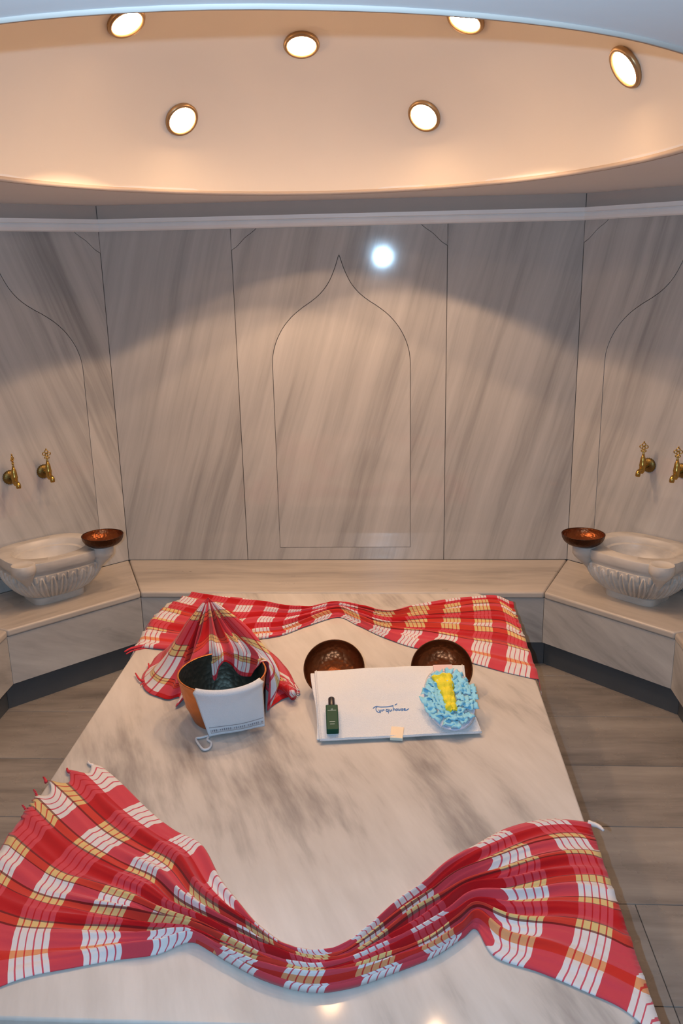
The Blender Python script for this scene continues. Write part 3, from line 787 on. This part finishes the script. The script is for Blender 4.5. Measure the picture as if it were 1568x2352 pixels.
# embroidered name: strokes traced in a 100 x 60 field of the photograph, laid on the cloth
def tpt(px, py, lift=.0): return onpl(px, py, BLc, tn) + tn * lift
strokes = [[(100, 460), (150, 405), (230, 372), (330, 385), (450, 380), (560, 372), (690, 355), (830, 318)],
           [(232, 380), (205, 440), (205, 500), (240, 560), (310, 602), (380, 596)],
           [(312, 500), (318, 540), (345, 555), (376, 532), (388, 496), (396, 546)],
           [(436, 550), (446, 492), (452, 515), (478, 488), (508, 498)],
           [(625, 470), (575, 480), (572, 530), (615, 545), (650, 505), (655, 465), (655, 615)],
           [(700, 475), (695, 520), (722, 535), (752, 500), (760, 470), (768, 520)],
           [(812, 335), (825, 420), (822, 515), (835, 460), (865, 440), (885, 465), (890, 510)],
           [(955, 440), (922, 465), (932, 505), (970, 500), (980, 460), (955, 440)],
           [(1010, 440), (1012, 490), (1045, 500), (1070, 465), (1078, 440), (1082, 498)],
           [(1172, 435), (1128, 445), (1132, 470), (1168, 482), (1158, 505), (1115, 500)],
           [(1212, 478), (1262, 460), (1245, 432), (1205, 455), (1222, 500), (1290, 500), (1390, 440)],
           [(885, 300), (920, 272), (960, 255)]]
parts = []
for s in strokes:
    P = catmull([tpt(850 + x / 15.68, 1600 + y / 15.68) for x, y in s], 4)
    def lift(p):
        # follow the towel's own surface height
        best = None
        u_ = (BRc - BLc); s_ = (p - BLc).dot(u_) / u_.length_squared; vv_ = (TLc - BLc); t_ = (p - BLc).dot(vv_) / vv_.length_squared
        q = tow(min(1, max(0, s_)), min(1, max(0, t_))); return p + tn * ((q - p).dot(tn) + .0042)
    parts.append(tube([lift(p) - tcn for p in P], .0012, 5))
v, f = join(*parts); mesh('embroidered_name', v, f, M_embro, tw)
def on_towel(px, py, lift_=0):
    p = tpt(px, py); u_ = (BRc - BLc); s_ = (p - BLc).dot(u_) / u_.length_squared; vv_ = (TLc - BLc); t_ = (p - BLc).dot(vv_) / vv_.length_squared
    q = tow(min(1, max(0, s_)), min(1, max(0, t_))); return p + tn * ((q - p).dot(tn) + .0035 + lift_)

# ------------------------------------------------------------------ bath scrubber
oc = on_towel(1031, 1614)
sb = empty('bath_scrubber', oc, 'oval scrubbing mitt covered in pale blue tulle with a yellow strip, lying on the towel', 'scrubber')
ex = (tpt(1080, 1612) - tpt(980, 1614)).normalized(); ey = tn.cross(ex).normalized()
rx = (tpt(1091, 1612) - tpt(979, 1614)).length / 2; ry = (tpt(1031, 1545) - tpt(1031, 1686)).length / 2
def obl(x, y, z): return ex * x + ey * y + tn * z
vs, fs = [], []
for (k, z) in ((.0001, .010), (.6, .011), (.9, .010), (1, .006), (.97, .001), (.0001, .0008)):
    for m in range(48):
        a = 2 * math.pi * m / 48; sq = 1 + .06 * math.cos(2 * a) * 0
        cx_, sy_ = math.cos(a), math.sin(a); pw = .82
        vs.append(obl(rx * k * math.copysign(abs(cx_) ** pw, cx_), ry * k * math.copysign(abs(sy_) ** pw, sy_), z))
for i in range(5):
    for m in range(48): fs.append((i * 48 + m, (i + 1) * 48 + m, (i + 1) * 48 + (m + 1) % 48, i * 48 + (m + 1) % 48))
mesh('mitt_pad', vs, fs, M_towel, sb)
v, f = torus(1, .04, None, 48, 6); v = [obl(p.x * rx * .985, p.y * ry * .985, .008 + p.z * .06) for p in v]; mesh('piping', v, f, simple('pale_blue_piping', (.55, .62, .80), .8), sb)
v, f = box(-rx * .45, rx * .35, ry * .86, ry * 1.10, .002, .012); mesh('wrist_band', [obl(*p) for p in v], f, M_pink, sb, smooth=False)
rnd = random.Random(12)
vs, fs = [], []
def petal(cx, cy, ang, L_, W_, z0, lift_):
    k0 = len(vs); n = 6
    for i in range(n + 1):
        t = i / n
        for j in range(5):
            s = (j / 4 - .5) * 2; wd = W_ * (.45 + .55 * t) * s
            z = z0 + lift_ * math.sin(t * 2.2) + .007 * math.cos(s * 5 + ang * 3) * t + .003 * math.sin(9 * t + s)
            x = L_ * t; px_ = cx + x * math.cos(ang) - wd * math.sin(ang); py_ = cy + x * math.sin(ang) + wd * math.cos(ang)
            vs.append(obl(px_, py_, max(.012, z)))
    for i in range(n):
        for j in range(4):
            a = k0 + i * 5 + j; fs.append((a, a + 1, a + 6, a + 5))
for ring, (kr, cnt) in enumerate(((.72, 17), (.56, 15), (.40, 12), (.26, 9))):
    for m in range(cnt):
        a = 2 * math.pi * m / cnt + rnd.uniform(-.1, .1) + ring * .2
        petal(rx * kr * math.cos(a), ry * kr * math.sin(a) - .006, a + rnd.uniform(-.6, .6), .024 + rnd.random() * .016, .016 + rnd.random() * .008, .012 + ring * .002, .002 + rnd.random() * .006)
o = mesh('blue_tulle_frill', vs, fs, M_blue, sb); o.modifiers.new('thick', 'SOLIDIFY').thickness = .0012
vs2 = []
def rel2(px, py): q = tpt(px, py) - tpt(1031, 1614); return q.dot(ex), q.dot(ey)
path = [(1013, 1572, 25), (1020, 1588, 22), (1024, 1604, 17), (1029, 1620, 14), (1032, 1634, 14), (1036, 1646, 13), (1042, 1655, 7)]
vs, fs = [], []
PP = catmull([V((*rel2(a, b), w_ * .00135)) for a, b, w_ in path], 4)
for i, p in enumerate(PP):
    for j in range(9):
        s = (j / 8 - .5) * 2
        x = p.x + s * p.z; y = p.y + .004 * math.sin(s * 3 + i)
        vs.append(obl(x, y, .036 + .004 * math.sin(j * 1.9 + i * .5) + .004 * math.cos(i * 1.3) - .012 * abs(s) ** 3 - .006))
for i in range(len(PP) - 1):
    for j in range(8): a = i * 9 + j; fs.append((a, a + 1, a + 10, a + 9))
o = mesh('yellow_tulle_strip', vs, fs, M_yellow, sb); o.modifiers.new('thick', 'SOLIDIFY').thickness = .004

# ------------------------------------------------------------------ bottle lying on the towel
b0, b1 = on_towel(764, 1690), on_towel(761, 1619)
bt = empty('shampoo_bottle', b0, 'small dark green bottle with black cap lying on the left of the towel', 'bottle')
by = (b1 - b0); Lb = by.length; by.normalize(); bx = by.cross(tn).normalized(); bz = bx.cross(by)
if bz.dot(tn) < 0: bz = -bz
hwB = (tpt(777, 1670) - tpt(749, 1670)).length / 2
def bl(part): return [bx * p[0] + by * p[1] + bz * p[2] for p in part[0]], part[1]
def rbox(x0, x1, y0, y1, z0, z1): return box(x0, x1, y0, y1, z0, z1)
v, f = bl(rbox(-hwB, hwB, 0, Lb * .745, .001, .024)); bevel(mesh('bottle_body', v, f, M_green, bt, sharp=60), .003, 3)
ch = [(r * 1.0, z) for r, z in ((.0001, 0), (hwB * .56, 0), (hwB * .56, Lb * .235), (hwB * .50, Lb * .252), (.0001, Lb * .254))]
v, f = lathe(ch, 28); v = [(p[0], p[2] + Lb * .745, p[1] + .0125) for p in v]; v, f = bl((v, f)); mesh('cap', v, f, M_black, bt, sharp=50)
pp = [rbox(-hwB * .70, hwB * .70, Lb * .560, Lb * .572, .024, .0245), rbox(-hwB * .45, hwB * .45, Lb * .225, Lb * .24, .024, .0245), rbox(-hwB * .38, hwB * .38, Lb * .155, Lb * .17, .024, .0245)]
em = torus(.0028, .0007, Matrix.Translation((0, Lb * .60, .0243)), 16, 5)
for k_ in pp + [em]: v, f = bl(k_); mesh('printed_line', v, f, M_print, bt, smooth=False)

# ------------------------------------------------------------------ soap packet
s0 = onz(910, 1702, ZS + .001)
so_ = empty('soap_packet', (s0.x, s0.y, ZS), 'small cream wrapped soap bar at the front hem of the towel', 'soap')
so_.rotation_euler = (math.radians(14), 0, math.radians(-6)); so_.location.z = ZS + .002
v, f = box(-.0205, .0205, 0, .050, .0, .013); bevel(mesh('wrapper', v, f, M_soap, so_, sharp=40), .0015, 2)
v, f = box(-.020, .020, -.0006, .001, .001, .0125); mesh('wrapper_end', v, f, M_soapside, so_, smooth=False)
v, f = box(-.0008, .0008, .001, .049, .0128, .0134); mesh('seam', v, f, M_soap, so_, smooth=False)

# ------------------------------------------------------------------ carved basins
ZR = .246
def basin(origin, rotz, label, bowl_side):
    t = empty('basin', origin, label, 'basin', 'carved marble wash basins', (0, 0, rotz))
    NA = 600
    def plan(a, A, B, ex_, front=0):
        c, s = math.cos(a), math.sin(a)
        r = (abs(c / A) ** ex_ + abs(s / B) ** ex_) ** (-1 / ex_)
        return r * c, r * s
    rings = []
    pp_ = [plan(2 * math.pi * k / NA, .2, .17, 2.8) for k in range(NA + 1)]; arc = [0]
    for k in range(NA): arc.append(arc[-1] + math.hypot(pp_[k + 1][0] - pp_[k][0], pp_[k + 1][1] - pp_[k][1]))
    arc = [q / arc[-1] for q in arc]
    def ring(A, B, e, z, yc=-.212, carve=0):
        out_ = []
        for k in range(NA):
            a = 2 * math.pi * k / NA; x, y = plan(a, A, B, e)
            if carve:
                u_ = arc[k] * 28; fr = abs((u_ % 1) - .5) * 2   # 1 at joint, 0 centre
                tt = (z - .050) / .118
                w_ = .92 * math.sqrt(max(0, 1 - max(0, tt) ** 2.4))
                d = 0
                if fr < w_: d = .013 * (1 - .8 * math.exp(-(fr / .20) ** 2)) * min(1, (w_ - fr) * 5)
                elif tt > .80 and fr > .80: d = .009
                n_ = math.hypot(x, y); x *= 1 + d / n_; y *= 1 + d / n_
            out_.append((x, yc + y, z))
        rings.append(out_)
    ring(.0001, .0001, 2, 0)
    ring(.128, .098, 5, 0); ring(.130, .100, 5, .004); ring(.130, .100, 5, .032); ring(.126, .096, 5, .036)
    for k in range(45):
        tt = k / 44; z = .038 + .138 * tt; g = math.sin(tt * math.pi / 2) ** .6
        ring(.128 + .098 * g, .100 + .094 * g, 2.6 + .4 * tt, z, -.212, 1 if 0 < k < 44 else 0)
    for z, A, B in ((.178, .218, .188), (.186, .220, .190), (.196, .229, .198), (.205, .232, .202), (.238, .236, .206), (.244, .234, .204), (ZR, .228, .198)): ring(A, B, 3.2, z)
    for z, A, B in ((ZR, .186, .150), (ZR - .004, .180, .145), (ZR - .03, .170, .136), (ZR - .035, .158, .126), (ZR - .08, .140, .110), (ZR - .12, .09, .07), (ZR - .13, .0001, .0001)): ring(A, B, 2.1, z, -.205)
    vs = [p for r in rings for p in r]; fs = []
    for i in range(len(rings) - 1):
        for k in range(NA):
            k2 = (k + 1) % NA; fs.append((i * NA + k, i * NA + k2, (i + 1) * NA + k2, (i + 1) * NA + k))
    mesh('carved_bowl', vs, fs, M_basin, t, sharp=38)
    for sx in (-1, 1):
        pr = [(.0001, .045), (.010, .05), (.012, .09), (.016, .12), (.024, .15), (.036, .178), (.047, .196), (.049, .203), (.055, .208), (.056, .238), (.053, ZR + .003), (.046, ZR + .004), (.042, ZR + .001), (.0001, ZR + .001)]
        v, f = lathe(pr, 40)
        v = [(p[0] * (1 if 1 else 1) + sx * (.198 - .07 * max(0, (.19 - p[2]) / .15)), p[1] - .375 + .07 * max(0, (.19 - p[2]) / .15), p[2]) for p in v]
        mesh('corner_lobe', v, f, M_basin, t, sharp=50)
    # small carved scroll under each lobe
    return t
def diag_pt(side, u_, n_, z):
    if side == 'L': return V((XL, YB, 0)) + V((-S2, -S2, 0)) * u_ + V((S2, -S2, 0)) * n_ + V((0, 0, z))
    return V((XR, YB, 0)) + V((S2, -S2, 0)) * u_ + V((-S2, -S2, 0)) * n_ + V((0, 0, z))
RL, RRt = math.radians(45), math.radians(-45)
basin(diag_pt('L', .530, .004, ZB), RL, 'carved white marble basin on the left corner bench', 1)
basin(diag_pt('R', .540, .004, ZB), RRt, 'carved white marble basin on the right corner bench', -1)
bp_ = diag_pt('L', .530 - .205, .385, ZB + ZR + .004); bowl(bp_, (0, 0, .4), 'copper bowl resting on the rim lobe of the left basin', 'copper bowls on the basins')
bp_ = diag_pt('R', .540 - .205, .385, ZB + ZR + .004); bowl(bp_, (0, 0, 1.4), 'copper bowl resting on the rim lobe of the right basin', 'copper bowls on the basins')

# ------------------------------------------------------------------ brass taps
def tap(side, u_, z, turn, label):
    t = empty('brass_tap', diag_pt(side, u_, 0, z), label, 'tap', 'brass taps above the basins', (0, 0, RL if side == 'L' else RRt))
    # local -y points into the room
    rot = Matrix.Rotation(math.radians(90), 4, 'X')
    v, f = lathe([(.034, 0), (.036, .003), (.034, .008), (.026, .013), (.016, .016), (.0001, .018)], 64, lambda a, z_: 1 + (.035 * math.cos(20 * a) if z_ > .001 else 0)); v, f = xf((v, f), rot); mesh('rosette', v, f, M_brassd, t)
    v, f = tube([(0, -.012, 0), (0, -.045, -.004), (0, -.062, -.006)], [.010, .0095, .010], 16); mesh('stem', v, f, M_brass, t)
    yb = -.062
    v, f = lathe([(.0001, -.034), (.005, -.032), (.008, -.026), (.012, -.020), (.0145, -.008), (.0150, .004), (.0165, .010), (.0150, .014), (.0135, .030), (.011, .046), (.008, .052), (.006, .060), (.0001, .061)], 24)
    v = [(p[0], p[1] + yb, p[2]) for p in v]; mesh('valve_body', v, f, M_brass, t)
    P = catmull([V((0, yb - .004, -.014)), V((0, yb - .022, -.012)), V((0, yb - .034, -.020)), V((0, yb - .038, -.040))], 5)
    v, f = tube(P, [.009] * 8 + [.010, .011, .011, .012, .012, .012, .011, .010], 16); mesh('spout', v, f, M_brass, t)
    h = empty('handle', (0, yb, .058)); h.parent = t; h.rotation_euler = (0, 0, math.radians(turn))
    X90 = Matrix.Rotation(math.radians(90), 4, 'X')
    T_ = Matrix.Translation
    parts = [lathe([(.0001, 0), (.005, 0), (.0065, .004), (.004, .010), (.0045, .018), (.003, .024), (.0001, .030)], 16)]
    for x, z_, R_ in ((0, .052, .0075), (-.0115, .042, .0072), (.0115, .042, .0072), (0, .036, .0062), (-.006, .022, .0048), (.006, .022, .0048)): parts.append(torus(R_, .0024, T_((x, 0, z_)) @ X90, 18, 8))
    parts.append(lathe([(.0001, .060), (.004, .062), (.0035, .066), (.0001, .070)], 12))
    parts.append(xf(lathe([(.0001, -.003), (.004, -.002), (.004, .002), (.0001, .003)], 12), T_((0, 0, .045)) @ X90))
    v, f = join(*parts); mesh('handle_flower', v, f, M_brass, h)
tap('L', .424, .985, -22, 'right brass tap of the pair above the left basin')
tap('L', .597, .985, 50, 'leftmost brass tap above the left basin, handle turned edge on')
tap('R', .432, .995, 26, 'left brass tap of the pair above the right basin')
tap('R', .605, .995, 30, 'rightmost brass tap above the right basin, cut by the picture edge')
